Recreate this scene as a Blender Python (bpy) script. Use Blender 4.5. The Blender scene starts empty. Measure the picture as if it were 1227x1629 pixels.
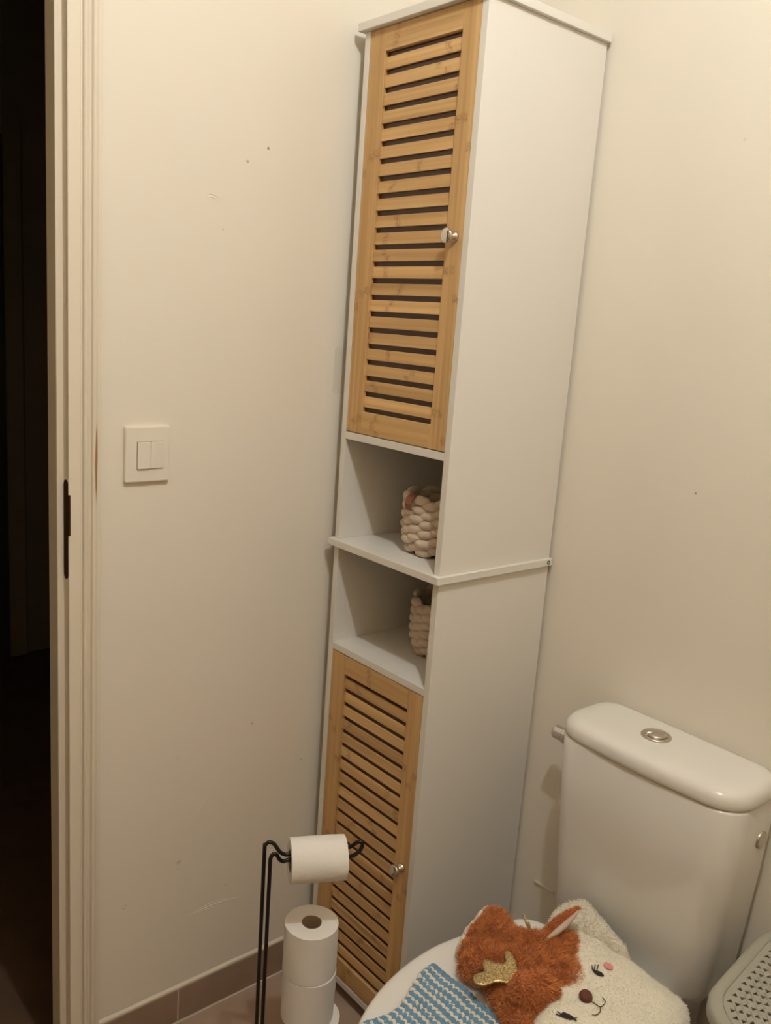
import bpy, bmesh, math, random
import numpy as np
from mathutils import Vector, Matrix, noise, geometry
random.seed(7); np.random.seed(7)
SC = bpy.context.scene
COL = SC.collection
# ------------------------------------------------------------------ camera
cam_data = bpy.data.cameras.new('camera'); cam = bpy.data.objects.new('camera', cam_data); COL.objects.link(cam)
cam.location = (1.4016, -1.0776, 1.4530)
cam.rotation_euler = (1.3622, -0.0712, 0.8737)
cam_data.sensor_fit = 'HORIZONTAL'; cam_data.sensor_width = 36.0
cam_data.lens = 36.0 * 1401.8 / 1227.0
cam_data.clip_start = 0.02
SC.camera = cam
# ------------------------------------------------------------------ world, lamp, exposure
w = bpy.data.worlds.new('world'); SC.world = w; w.use_nodes = True
w.node_tree.nodes['Background'].inputs[0].default_value = (0.9, 0.8, 0.65, 1)
w.node_tree.nodes['Background'].inputs[1].default_value = 0.0
ld = bpy.data.lights.new('ceiling_bulb', 'POINT'); ld.energy = 32.5; ld.shadow_soft_size = 0.022
ld.color = (0.94, 0.99, 1.0)
lo = bpy.data.objects.new('ceiling_bulb', ld); lo.location = (1.12, -0.56, 2.53); COL.objects.link(lo)
SC.view_settings.view_transform = 'Standard'; SC.view_settings.look = 'None'
SC.view_settings.gamma = 1.0; SC.view_settings.use_curve_mapping = False
SC.view_settings.exposure = 0.0

# ------------------------------------------------------------------ helpers
ORG = {}
def link(name, mesh, mats, parent=None, origin=(0, 0, 0), smooth=False):
    """mesh data is in world space; it is moved so that `origin` becomes the object's origin"""
    o = bpy.data.objects.new(name, mesh); COL.objects.link(o)
    og = Vector(origin)
    mesh.transform(Matrix.Translation(-og))
    if not isinstance(mats, (list, tuple)): mats = [mats]
    for m in mats: mesh.materials.append(m)
    if parent is not None:
        o.parent = parent; o.location = og - ORG[parent.name]
    else: o.location = og
    ORG[o.name] = og
    if smooth:
        mesh.polygons.foreach_set('use_smooth', [True] * len(mesh.polygons))
        if smooth is not True: mesh.set_sharp_from_angle(angle=math.radians(smooth))
    mesh.update()
    return o
def empty(name, loc):
    o = bpy.data.objects.new(name, None); COL.objects.link(o); o.location = loc; o.empty_display_size = 0.05
    ORG[o.name] = Vector(loc); return o
def tag(o, label, cat, group=None, kind=None):
    o['label'] = label; o['category'] = cat
    if group: o['group'] = group
    if kind: o['kind'] = kind
    return o
def child_copy(src, parent, loc_world):
    c = src.copy(); COL.objects.link(c); c.parent = parent
    c.location = Vector(loc_world) - ORG[parent.name]; ORG[c.name] = Vector(loc_world); return c
def mesh_of(bm):
    me = bpy.data.meshes.new('m'); bm.normal_update(); bm.to_mesh(me); bm.free(); return me
def pyd(v, f):
    me = bpy.data.meshes.new('m'); me.from_pydata([tuple(a) for a in v], [], [tuple(a) for a in f]); me.update(); return me
def add_box(bm, lo, hi, bev=0.0, seg=2, mi=0):
    vs = [bm.verts.new((x, y, z)) for x in (lo[0], hi[0]) for y in (lo[1], hi[1]) for z in (lo[2], hi[2])]
    F = [(0, 1, 3, 2), (4, 6, 7, 5), (0, 4, 5, 1), (2, 3, 7, 6), (0, 2, 6, 4), (1, 5, 7, 3)]
    fs = [bm.faces.new([vs[i] for i in f]) for f in F]
    for f in fs: f.material_index = mi
    if bev > 0:
        es = list({e for f in fs for e in f.edges})
        bmesh.ops.bevel(bm, geom=es, offset=bev, segments=seg, affect='EDGES', profile=0.5)
def box(name, lo, hi, mat, parent=None, bev=0.001, seg=2, origin=None):
    bm = bmesh.new(); add_box(bm, lo, hi, bev, seg)
    if origin is None: origin = [(a + b) / 2 for a, b in zip(lo, hi)]
    return link(name, mesh_of(bm), mat, parent, origin)
def loft(rings, cap=True):
    """rings: list of equal-length point lists"""
    n = len(rings[0]); v = [p for r in rings for p in r]; f = []
    for k in range(len(rings) - 1):
        for i in range(n):
            j = (i + 1) % n
            f.append((k * n + i, k * n + j, (k + 1) * n + j, (k + 1) * n + i))
    if cap:
        f.append(tuple(reversed(range(n)))); f.append(tuple((len(rings) - 1) * n + i for i in range(n)))
    return pyd(v, f)
def fixn(me):
    bm = bmesh.new(); bm.from_mesh(me); bmesh.ops.recalc_face_normals(bm, faces=bm.faces); bm.to_mesh(me); bm.free(); return me
def lathe(prof, center, axis=(0, 0, 1), n=32, cap=True):
    """prof: [(radius, height)] about axis through center"""
    a = Vector(axis).normalized(); u = a.orthogonal().normalized(); w_ = a.cross(u)
    rings = []
    for r, h in prof:
        rings.append([Vector(center) + a * h + (u * math.cos(t) + w_ * math.sin(t)) * r for t in (2 * math.pi * k / n for k in range(n))])
    return fixn(loft(rings, cap))
def smooth_path(pts, sub=8):
    P = [Vector(p) for p in pts]; P = [P[0] * 2 - P[1]] + P + [P[-1] * 2 - P[-2]]; out = []
    for i in range(1, len(P) - 2):
        for k in range(sub):
            t = k / sub; a, b, c, d = P[i - 1:i + 3]
            out.append(0.5 * ((2 * b) + (c - a) * t + (2 * a - 5 * b + 4 * c - d) * t * t + (3 * b - a - 3 * c + d) * t ** 3))
    out.append(P[-2]); return out
def tube(path, rad, n=8, closed=False):
    path = [Vector(p) for p in path]; N = len(path); rings = []
    T0 = (path[1] - path[0]).normalized(); u = T0.orthogonal().normalized()
    for i in range(N):
        T = (path[min(i + 1, N - 1)] - path[max(i - 1, 0)]).normalized()
        u = (u - T * u.dot(T)).normalized(); v = T.cross(u)
        r = rad(i / (N - 1)) if callable(rad) else rad
        rings.append([path[i] + (u * math.cos(a) + v * math.sin(a)) * r for a in (2 * math.pi * k / n for k in range(n))])
    return fixn(loft(rings, True))
def rrect(cx, cy, hx, hy, r, z, n=6):
    pts = []
    for sx, sy, a0 in ((1, 1, 0), (-1, 1, 90), (-1, -1, 180), (1, -1, 270)):
        for k in range(n + 1):
            a = math.radians(a0 + 90 * k / n)
            pts.append((cx + sx * (hx - r) + r * math.cos(a), cy + sy * (hy - r) + r * math.sin(a), z))
    return pts
def join_meshes(ms):
    bm = bmesh.new()
    for m in ms: bm.from_mesh(m)
    return mesh_of(bm)

# ------------------------------------------------------------------ materials
def mat(name, col, rough=0.5, metal=0.0, spec=None, bump=None, var=None, coat=0.0, sheen=0.0, trans=0.0):
    m = bpy.data.materials.new(name); m.use_nodes = True; nt = m.node_tree; b = nt.nodes['Principled BSDF']
    b.inputs['Base Color'].default_value = (*col, 1); b.inputs['Roughness'].default_value = rough
    b.inputs['Metallic'].default_value = metal
    if spec is not None: b.inputs['Specular IOR Level'].default_value = spec
    b.inputs['Coat Weight'].default_value = coat
    b.inputs['Sheen Weight'].default_value = sheen
    b.inputs['Transmission Weight'].default_value = trans
    tc = nt.nodes.new('ShaderNodeTexCoord')
    if var:   # (scale, amount)
        n = nt.nodes.new('ShaderNodeTexNoise'); n.inputs['Scale'].default_value = var[0]; n.inputs['Detail'].default_value = 4
        nt.links.new(tc.outputs['Object'], n.inputs['Vector'])
        mx = nt.nodes.new('ShaderNodeMix'); mx.data_type = 'RGBA'
        mx.inputs['A'].default_value = (*[c * (1 - var[1]) for c in col], 1); mx.inputs['B'].default_value = (*[min(1, c * (1 + var[1])) for c in col], 1)
        nt.links.new(n.outputs['Fac'], mx.inputs['Factor']); nt.links.new(mx.outputs['Result'], b.inputs['Base Color'])
    if bump:  # (scale, strength, distance)
        n2 = nt.nodes.new('ShaderNodeTexNoise'); n2.inputs['Scale'].default_value = bump[0]; n2.inputs['Detail'].default_value = 3
        nt.links.new(tc.outputs['Object'], n2.inputs['Vector'])
        bp = nt.nodes.new('ShaderNodeBump'); bp.inputs['Strength'].default_value = bump[1]; bp.inputs['Distance'].default_value = bump[2]
        nt.links.new(n2.outputs['Fac'], bp.inputs['Height']); nt.links.new(bp.outputs['Normal'], b.inputs['Normal'])
    return m
def add_spots(m, spots, dark):
    """small marks on a painted surface: spots = [(x,y,z,r,strength)] in world space"""
    nt = m.node_tree; b = nt.nodes['Principled BSDF']; g = nt.nodes.new('ShaderNodeNewGeometry')
    src = b.inputs['Base Color'].links[0].from_socket if b.inputs['Base Color'].links else None
    for x, y, z, r, s in spots:
        d = nt.nodes.new('ShaderNodeVectorMath'); d.operation = 'DISTANCE'; d.inputs[1].default_value = (x, y, z)
        nt.links.new(g.outputs['Position'], d.inputs[0])
        mr = nt.nodes.new('ShaderNodeMapRange'); mr.inputs[1].default_value = r * .6; mr.inputs[2].default_value = r * 1.2
        mr.inputs[3].default_value = s; mr.inputs[4].default_value = 0
        nt.links.new(d.outputs['Value'], mr.inputs[0])
        mx = nt.nodes.new('ShaderNodeMix'); mx.data_type = 'RGBA'; mx.inputs['B'].default_value = (*dark, 1)
        if src: nt.links.new(src, mx.inputs['A'])
        else: mx.inputs['A'].default_value = b.inputs['Base Color'].default_value
        nt.links.new(mr.outputs[0], mx.inputs['Factor']); src = mx.outputs['Result']
    nt.links.new(src, b.inputs['Base Color'])
def bamboo(name, axis):
    """strip bamboo: fine fibres along `axis`, laminate strips, darker node marks"""
    m = bpy.data.materials.new(name); m.use_nodes = True; nt = m.node_tree; b = nt.nodes['Principled BSDF']; L = nt.links.new
    tc = nt.nodes.new('ShaderNodeTexCoord'); oi = nt.nodes.new('ShaderNodeObjectInfo')
    mp = nt.nodes.new('ShaderNodeMapping')
    sc = [150, 150, 150]; sc[axis] = 2.2; mp.inputs['Scale'].default_value = sc
    off = nt.nodes.new('ShaderNodeVectorMath'); off.operation = 'SCALE'; off.inputs[0].default_value = (7, 3, 5)
    L(oi.outputs['Random'], off.inputs['Scale'])
    ad = nt.nodes.new('ShaderNodeVectorMath'); L(tc.outputs['Object'], ad.inputs[0]); L(off.outputs[0], ad.inputs[1])
    L(ad.outputs[0], mp.inputs[0])
    n = nt.nodes.new('ShaderNodeTexNoise'); n.inputs['Scale'].default_value = 1.0; n.inputs['Detail'].default_value = 5; L(mp.outputs[0], n.inputs['Vector'])
    r = nt.nodes.new('ShaderNodeValToRGB'); L(n.outputs['Fac'], r.inputs[0])
    r.color_ramp.elements[0].position = .3; r.color_ramp.elements[0].color = (.54, .325, .135, 1)
    r.color_ramp.elements[1].position = .68; r.color_ramp.elements[1].color = (.69, .455, .205, 1)
    mp2 = nt.nodes.new('ShaderNodeMapping'); s2 = [38, 38, 38]; s2[axis] = 1.2; mp2.inputs['Scale'].default_value = s2; L(ad.outputs[0], mp2.inputs[0])
    n2 = nt.nodes.new('ShaderNodeTexNoise'); n2.inputs['Scale'].default_value = 1.0; n2.inputs['Detail'].default_value = 1; L(mp2.outputs[0], n2.inputs['Vector'])
    r2 = nt.nodes.new('ShaderNodeValToRGB'); L(n2.outputs['Fac'], r2.inputs[0])
    r2.color_ramp.elements[0].position = .35; r2.color_ramp.elements[0].color = (.84, .80, .74, 1)
    r2.color_ramp.elements[1].position = .62; r2.color_ramp.elements[1].color = (1.06, 1.05, 1.04, 1)
    mx = nt.nodes.new('ShaderNodeMix'); mx.data_type = 'RGBA'; mx.blend_type = 'MULTIPLY'; mx.inputs['Factor'].default_value = 1
    L(r.outputs[0], mx.inputs['A']); L(r2.outputs[0], mx.inputs['B'])
    # bamboo nodes: mottled bands across each strip, every 20-odd centimetres along the cane
    sx = nt.nodes.new('ShaderNodeSeparateXYZ'); L(tc.outputs['Object'], sx.inputs[0])
    def mth(op, a, b=None):
        q = nt.nodes.new('ShaderNodeMath'); q.operation = op
        for k, v_ in enumerate((a, b)):
            if v_ is None: continue
            if isinstance(v_, (int, float)): q.inputs[k].default_value = v_
            else: L(v_, q.inputs[k])
        return q.outputs[0]
    cross = sx.outputs[2] if axis == 0 else sx.outputs[0]
    strip = mth('FLOOR', mth('MULTIPLY', cross, 62.0))
    wn = nt.nodes.new('ShaderNodeTexWhiteNoise'); wn.noise_dimensions = '2D'
    cv = nt.nodes.new('ShaderNodeCombineXYZ'); L(strip, cv.inputs[0]); L(mth('MULTIPLY', oi.outputs['Random'], 91.0), cv.inputs[1]); L(cv.outputs[0], wn.inputs['Vector'])
    ph = mth('FRACT', mth('ADD', mth('MULTIPLY', sx.outputs[axis], 4.1), mth('ADD', mth('MULTIPLY', oi.outputs['Random'], 7.0), mth('MULTIPLY', wn.outputs['Value'], .55 if axis == 2 else .10))))
    dd = mth('ABSOLUTE', mth('SUBTRACT', ph, .5))
    band = nt.nodes.new('ShaderNodeMapRange'); band.inputs[1].default_value = .012; band.inputs[2].default_value = .042; band.inputs[3].default_value = 1; band.inputs[4].default_value = 0; L(dd, band.inputs[0])
    fl = nt.nodes.new('ShaderNodeTexNoise'); fl.inputs['Scale'].default_value = 230; fl.inputs['Detail'].default_value = 2; L(ad.outputs[0], fl.inputs['Vector'])
    fr_ = nt.nodes.new('ShaderNodeMapRange'); fr_.inputs[1].default_value = .40; fr_.inputs[2].default_value = .66; fr_.inputs[3].default_value = .08; fr_.inputs[4].default_value = .62; L(fl.outputs['Fac'], fr_.inputs[0])
    nf_out = mth('MULTIPLY', band.outputs[0], fr_.outputs[0])
    m2 = nt.nodes.new('ShaderNodeMix'); m2.data_type = 'RGBA'; m2.inputs['B'].default_value = (.22, .09, .025, 1)
    L(nf_out, m2.inputs['Factor']); L(mx.outputs['Result'], m2.inputs['A'])
    # per-piece tone
    hv = nt.nodes.new('ShaderNodeHueSaturation'); L(m2.outputs['Result'], hv.inputs['Color'])
    mv = nt.nodes.new('ShaderNodeMapRange'); mv.inputs[3].default_value = .9; mv.inputs[4].default_value = 1.08; L(oi.outputs['Random'], mv.inputs[0]); L(mv.outputs[0], hv.inputs['Value'])
    L(hv.outputs[0], b.inputs['Base Color'])
    b.inputs['Roughness'].default_value = .42; b.inputs['Specular IOR Level'].default_value = .35
    bp = nt.nodes.new('ShaderNodeBump'); bp.inputs['Strength'].default_value = .08; bp.inputs['Distance'].default_value = .001
    L(n.outputs['Fac'], bp.inputs['Height']); L(bp.outputs[0], b.inputs['Normal'])
    return m

XW, YW = -0.033, 0.314            # faces of the left and the back wall
X1, Y1, ZC = 1.75, -1.50, 2.60    # right wall, wall behind the camera, ceiling
M = {}
M['wallA'] = mat('cream_wall_paint_left', (.80, .745, .655), .55, spec=.3, bump=(220, .05, .001), var=(3, .025))
add_spots(M['wallA'], [(XW, -.178, 1.7475, .0028, .75), (XW, -.2196, 1.7183, .0028, .5), (XW, -.2642, 1.598, .002, .3),
                       (XW, -.1603, .632, .0026, .4), (XW, -.3268, .601, .0026, .15), (XW, -.3198, .3706, .0045, .28), (XW, -.314, .373, .0026, .15),
                       (XW, -.0306, .5146, .0026, .3), (XW, -.4305, .319, .0026, .15), (XW, -.4345, .313, .0026, .22), (XW, -.2086, .277, .0024, .25)], (.12, .08, .05))
M['wallB'] = mat('cream_wall_paint_back', (.81, .75, .655), .5, spec=.35, bump=(200, .05, .001), var=(3, .02))
add_spots(M['wallB'], [(.6075, YW, 1.207, .0022, .7), (.6025, YW, 1.785, .003, .15)], (.15, .1, .06))
M['wall'] = mat('unseen_wall_bounce_tint', (.62, .47, .29), .6)  # made-up ochre for the unseen walls, to warm and dim the bounced light
M['ceil'] = mat('ceiling_paint', (.76, .70, .60), .7)
M['tile'] = mat('beige_brown_stoneware', (.40, .285, .215), .45, spec=.35, var=(14, .16), bump=(60, .06, .002))
M['skirt'] = mat('brown_stoneware_skirting', (.30, .205, .15), .45, spec=.35, var=(18, .2), bump=(60, .06, .002))
M['grout'] = mat('pale_grout', (.60, .52, .43), .85, bump=(400, .3, .001))
M['caulk'] = mat('white_caulk', (.74, .67, .55), .5)
M['frame'] = mat('door_frame_paint', (.77, .70, .585), .38, spec=.4, bump=(30, .04, .002), var=(5, .03))
M['white'] = mat('white_melamine', (.745, .715, .665), .38, spec=.4, bump=(500, .02, .0005))
M['whiteedge'] = mat('white_edge_band', (.80, .765, .71), .35, spec=.4)
M['inside'] = mat('white_melamine_inside', (.78, .735, .67), .45)
M['bambH'] = bamboo('bamboo_along', 0); M['bambV'] = bamboo('bamboo_upright', 2)
M['chrome'] = mat('chrome', (.66, .62, .57), .13, metal=1.0)
M['satin'] = mat('satin_nickel', (.62, .57, .51), .28, metal=1.0)
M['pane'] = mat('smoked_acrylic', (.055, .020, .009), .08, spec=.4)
M['black'] = mat('black_powder_coat', (.008, .006, .006), .35, spec=.4)
M['plastic'] = mat('white_switch_plastic', (.80, .745, .66), .3, spec=.45)
M['ceramic'] = mat('white_ceramic', (.77, .745, .70), .07, spec=.5, coat=.4)
M['seat'] = mat('white_seat_plastic', (.82, .79, .755), .22, spec=.45)
M['paper'] = mat('white_tissue', (.86, .83, .79), .9, bump=(90, .25, .003), sheen=.1)
M['card'] = mat('grey_card_core', (.30, .21, .15), .9)
M['darkgap'] = mat('dark_metal_strike', (.03, .013, .007), .7, spec=.1)
M['wood_floor'] = mat('corridor_floor', (.13, .075, .045), .5, var=(12, .3))
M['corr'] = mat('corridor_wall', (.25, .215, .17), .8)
M['corrdoor'] = mat('corridor_door', (.05, .04, .035), .5)
M['green'] = mat('green_print', (.02, .12, .035), .5)
M['knitrope'] = mat('beige_cotton_rope', (.60, .475, .37), .95, bump=(350, .5, .002), var=(60, .12), sheen=.2)
M['leather'] = mat('brown_leather', (.22, .075, .035), .5)
M['orange'] = mat('orange_plush', (.47, .13, .028), .9, var=(70, .3), bump=(160, .6, .004), sheen=.3)
M['orangefur'] = mat('orange_fur', (.72, .245, .058), .8, sheen=.3)
M['cream'] = mat('cream_fleece', (.86, .80, .66), .95, bump=(220, .6, .003), var=(90, .06), sheen=.3)
def strand(m, amt):
    nt = m.node_tree; b = nt.nodes['Principled BSDF']; g = nt.nodes.new('ShaderNodeNewGeometry'); c = b.inputs['Base Color'].default_value[:]
    mx = nt.nodes.new('ShaderNodeMix'); mx.data_type = 'RGBA'; mx.inputs['A'].default_value = (c[0] * (1 - amt), c[1] * (1 - amt * 1.15), c[2] * (1 - amt * 1.2), 1); mx.inputs['B'].default_value = (min(1, c[0] * (1 + amt * .7)), min(1, c[1] * (1 + amt)), min(1, c[2] * (1 + amt * 1.3)), 1)
    nt.links.new(g.outputs['Random Per Island'], mx.inputs['Factor']); nt.links.new(mx.outputs['Result'], b.inputs['Base Color'])
strand(M['orangefur'], .45)
M['creamfur'] = mat('cream_fur', (.90, .84, .71), .9, sheen=.3)
M['earin'] = mat('pale_ear_satin', (.62, .50, .42), .6, sheen=.2)
M['nosem'] = mat('brown_plush_nose', (.13, .042, .028), .85, bump=(300, .5, .002))
M['thread'] = mat('black_thread', (.012, .010, .012), .7)
M['brthread'] = mat('brown_thread', (.12, .06, .035), .7)
M['pink'] = mat('pink_felt', (.72, .27, .27), .9)
M['blue'] = mat('blue_yarn', (.15, .30, .44), .95, bump=(500, .8, .002), var=(140, .25), sheen=.2)
M['whiteyarn'] = mat('cream_yarn', (.82, .74, .63), .95, bump=(500, .8, .002), var=(140, .1), sheen=.2)
M['bin'] = mat('pale_grey_plastic', (.36, .345, .28), .45, spec=.3)
M['scuff'] = mat('scuffed_paint', (.83, .77, .68), .45)
M['tape'] = mat('clear_tape_mark', (.745, .68, .58), .3)
def gold():
    m = mat('gold_glitter', (.55, .39, .15), .35, metal=.7); nt = m.node_tree; b = nt.nodes['Principled BSDF']
    tc = nt.nodes.new('ShaderNodeTexCoord'); v = nt.nodes.new('ShaderNodeTexVoronoi'); v.inputs['Scale'].default_value = 900
    nt.links.new(tc.outputs['Object'], v.inputs['Vector'])
    r = nt.nodes.new('ShaderNodeValToRGB'); nt.links.new(v.outputs['Color'], r.inputs[0])
    r.color_ramp.elements[0].position = .2; r.color_ramp.elements[0].color = (.34, .21, .06, 1); r.color_ramp.elements[1].position = .85; r.color_ramp.elements[1].color = (.92, .74, .40, 1)
    nt.links.new(r.outputs[0], b.inputs['Base Color'])
    bp = nt.nodes.new('ShaderNodeBump'); bp.inputs['Strength'].default_value = 1; bp.inputs['Distance'].default_value = .002
    nt.links.new(v.outputs['Color'], bp.inputs['Height']); nt.links.new(bp.outputs[0], b.inputs['Normal']); return m
M['gold'] = gold()
# chipped paint on the door casing shows brown wood
def wear(m):
    nt = m.node_tree; b = nt.nodes['Principled BSDF']; g = nt.nodes.new('ShaderNodeNewGeometry'); L = nt.links.new
    s = nt.nodes.new('ShaderNodeSeparateXYZ'); L(g.outputs['Position'], s.inputs[0])
    n = nt.nodes.new('ShaderNodeTexNoise'); mp = nt.nodes.new('ShaderNodeMapping'); mp.inputs['Scale'].default_value = (300, 300, 14)
    L(g.outputs['Position'], mp.inputs[0]); L(mp.outputs[0], n.inputs['Vector']); n.inputs['Scale'].default_value = 1
    def bell(sock, c, wd):
        a = nt.nodes.new('ShaderNodeMath'); a.operation = 'SUBTRACT'; L(sock, a.inputs[0]); a.inputs[1].default_value = c
        d = nt.nodes.new('ShaderNodeMath'); d.operation = 'ABSOLUTE'; L(a.outputs[0], d.inputs[0])
        r = nt.nodes.new('ShaderNodeMapRange'); r.inputs[1].default_value = 0; r.inputs[2].default_value = wd; r.inputs[3].default_value = 1; r.inputs[4].default_value = 0
        L(d.outputs[0], r.inputs[0]); return r.outputs[0]
    p1 = nt.nodes.new('ShaderNodeMath'); p1.operation = 'MULTIPLY'; L(bell(s.outputs[1], -.4975, .0045), p1.inputs[0]); L(bell(s.outputs[2], 1.195, .095), p1.inputs[1])
    p2 = nt.nodes.new('ShaderNodeMath'); p2.operation = 'MULTIPLY'; L(p1.outputs[0], p2.inputs[0]); L(n.outputs['Fac'], p2.inputs[1])
    t = nt.nodes.new('ShaderNodeMapRange'); t.inputs[1].default_value = .10; t.inputs[2].default_value = .2; L(p2.outputs[0], t.inputs[0])
    mx = nt.nodes.new('ShaderNodeMix'); mx.data_type = 'RGBA'; L(b.inputs['Base Color'].links[0].from_socket, mx.inputs['A']); mx.inputs['B'].default_value = (.36, .17, .075, 1)
    L(t.outputs[0], mx.inputs['Factor']); L(mx.outputs['Result'], b.inputs['Base Color'])
wear(M['frame'])

# ------------------------------------------------------------------ room shell
def struct(o, label, cat):
    return tag(o, label, cat, kind='structure')
DY0, DY1, DH = -0.545, -1.305, 2.06          # door opening (room side), head height
TW = 0.040                                    # thickness of the partition
bm = bmesh.new()
add_box(bm, (XW - TW, DY0 + .03, 0), (XW, YW + .1, ZC)); add_box(bm, (XW - TW, Y1 - .1, 0), (XW, DY1 - .03, ZC)); add_box(bm, (XW - TW, DY1 - .03, DH + .03), (XW, DY0 + .03, ZC))
wallA = struct(link('wall_left', mesh_of(bm), M['wallA']), 'cream painted wall with the light switch and the doorway', 'wall')
wallB = struct(box('wall_back', (XW, YW, 0), (X1 + .1, YW + .1, ZC), M['wallB'], bev=0, origin=(0, 0, 0)), 'cream painted wall behind the tall cabinet and the toilet', 'wall')
struct(box('wall_right', (X1, Y1, 0), (X1 + .1, YW, ZC), M['wall'], bev=0, origin=(0, 0, 0)), 'unseen wall on the far side of the toilet, tinted ochre to warm the bounced light', 'wall')
struct(box('wall_front', (XW, Y1 - .1, 0), (X1 + .1, Y1, ZC), M['wall'], bev=0, origin=(0, 0, 0)), 'unseen wall opposite the toilet tank, tinted ochre to warm the bounced light', 'wall')
struct(box('ceiling', (XW - TW, Y1 - .1, ZC), (X1 + .1, YW + .1, ZC + .1), M['ceil'], bev=0, origin=(0, 0, 0)), 'white painted ceiling of the small room', 'ceiling')
floor = struct(box('floor', (XW - .02, Y1, -.1), (X1, YW, -.004), M['grout'], bev=0, origin=(0, 0, 0)), 'tiled floor with pale grout joints', 'floor')
TS = .45; tile_src = None
x = XW + .008
while x < X1:
    y = -.316 - TS * 3
    while y < YW:
        a0, a1, b0, b1 = max(x + .002, XW), min(x + TS - .002, X1), max(y + .002, Y1), min(y + TS - .002, YW)
        if a1 - a0 > .03 and b1 - b0 > .03:
            box('tile', (a0, b0, -.008), (a1, b1, 0), M['tile'], floor, bev=.0012)
        y += TS
    x += TS
# skirting tiles, with the caulk bead along their top
SKF, SKH = -.0255, .0775
for a, b in ((-.486, -.3172), (-.3148, .1330), (.1354, YW)):
    box('tile', (XW, a, .002), (SKF, b, SKH), M['skirt'], wallA, bev=.001)
box('grout_line', (XW, -.3175, .0), (SKF - .0006, -.3145, SKH), M['grout'], wallA, bev=0)
box('grout_line', (SKF - .002, -.486, -.003), (SKF + .0035, YW, .0015), M['grout'], wallA, bev=.0005)
bm = bmesh.new()
N = 60; vs = []
for i in range(N + 1):
    yy = -.486 + (YW + .486) * i / N; h = .0075 + .002 * noise.noise((yy * 18, 0, 0))
    vs.append([bm.verts.new(q) for q in ((XW, yy, SKH + h), (XW + .003, yy, SKH + h * .6), (SKF - .0005, yy, SKH + .0004), (XW, yy, SKH - .001))])
for i in range(N):
    for k in range(3): bm.faces.new((vs[i][k], vs[i][k + 1], vs[i + 1][k + 1], vs[i + 1][k]))
link('caulk_bead', fixn(mesh_of(bm)), M['caulk'], wallA, (XW, 0, SKH), True)
x = XW + .008
while x < X1:
    if x > SKF - .01: box('tile', (max(x, SKF) + .0015, YW - .0075, .002), (min(x + TS, X1) - .0015, YW, SKH), M['skirt'], wallB, bev=.001)
    x += TS
box('caulk_bead', (SKF, YW - .005, SKH), (X1, YW, SKH + .006), M['caulk'], wallB, bev=.002)
# scuffs in the paint and a tape mark
def scuff(a, b, wd):
    a = Vector((XW + .0001, *a)); b = Vector((XW + .0001, *b)); path = [a.lerp(b, t / 12) + Vector((0, 0, .004 * math.sin(t / 12 * 3.1))) for t in range(13)]
    me = tube(path, lambda t: wd * math.sin(math.pi * (t * .94 + .03)) + 1e-4, 6)
    for v in me.vertices: v.co.x = XW + (v.co.x - XW) * .35
    link('paint_scuff', me, M['scuff'], wallA, (a + b) / 2, True)
scuff((-.294, .2407), (-.159, .230), .0016); scuff((-.280, .243), (-.205, .243), .0012); scuff((-.300, .236), (-.235, .232), .0012)
scuff((-.282, .4655), (-.2476, .5008), .0012); scuff((-.2975, 1.6525), (-.273, 1.648), .0013); scuff((-.297, 1.647), (-.277, 1.643), .0012)
me = loft([rrect(0, 0, .030, .046, .006, 0), rrect(0, 0, .030, .046, .006, .0004)])
for v in me.vertices: v.co = Vector((XW + v.co.z, .0265 + v.co.x, 1.3575 + v.co.y))
link('tape_mark', fixn(me), M['tape'], wallA, (XW, .0265, 1.3575))
struct(box('trim_1', (.368, YW - .0045, .3125), (.42, YW, .3165), M['caulk'], bev=.001), 'short pale ledge on the wall between the cabinet and the toilet tank', 'trim')

# door frame: moulded jamb profile swept up the wall
def jamb_profile():
    P = [(XW, -.486), (-.0265, -.486), (-.026, -.4865), (-.026, -.4935), (-.0215, -.4945), (-.0195, -.497)]
    for k in range(5): a = k / 4 * math.pi; P.append((-.0195 + .0018 * math.sin(a), -.4975 - .0065 * k / 4))
    P += [(-.0235, -.5050), (-.0250, -.5080), (-.0235, -.5108)]
    for k in range(5): a = k / 4 * math.pi; P.append((-.0200 + .002 * math.sin(a), -.5115 - .007 * k / 4))
    P += [(-.0240, -.5195), (-.0245, -.5215), (-.0235, -.5238), (-.0185, -.5245), (-.0180, -.5255), (-.0180, -.5435), (-.0188, -.5447), (-.0200, -.5450),
          (-.0400, -.5450), (-.0400, -.5545), (-.0405, -.5558), (-.0418, -.5562), (XW - TW - .006, -.5562), (XW - TW - .006, -.49), (XW - TW, -.49), (XW - TW, -.5), (XW, -.5)]
    return P
P = jamb_profile(); door = struct(empty('door_1', (XW, -.925, 0)), 'open doorway with a moulded cream frame leading to the dark corridor', 'door')
def sweep(prof, f0, f1):
    return fixn(loft([[f0(x, y) for x, y in prof], [f1(x, y) for x, y in prof]]))
CY = -.925
mir = lambda y: 2 * CY - y
link('jamb', sweep(P, lambda x, y: (x, y, 0), lambda x, y: (x, y, DH + (y + .545))), M['frame'], door, (XW, -.53, 0))
link('jamb', sweep(P, lambda x, y: (x, mir(y), 0), lambda x, y: (x, mir(y), DH + (y + .545))), M['frame'], door, (XW, mir(-.53), 0))
link('head_jamb', sweep(P, lambda x, y: (x, y, DH + (y + .545)), lambda x, y: (x, mir(y), DH + (y + .545))), M['frame'], door, (XW, CY, DH))
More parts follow.
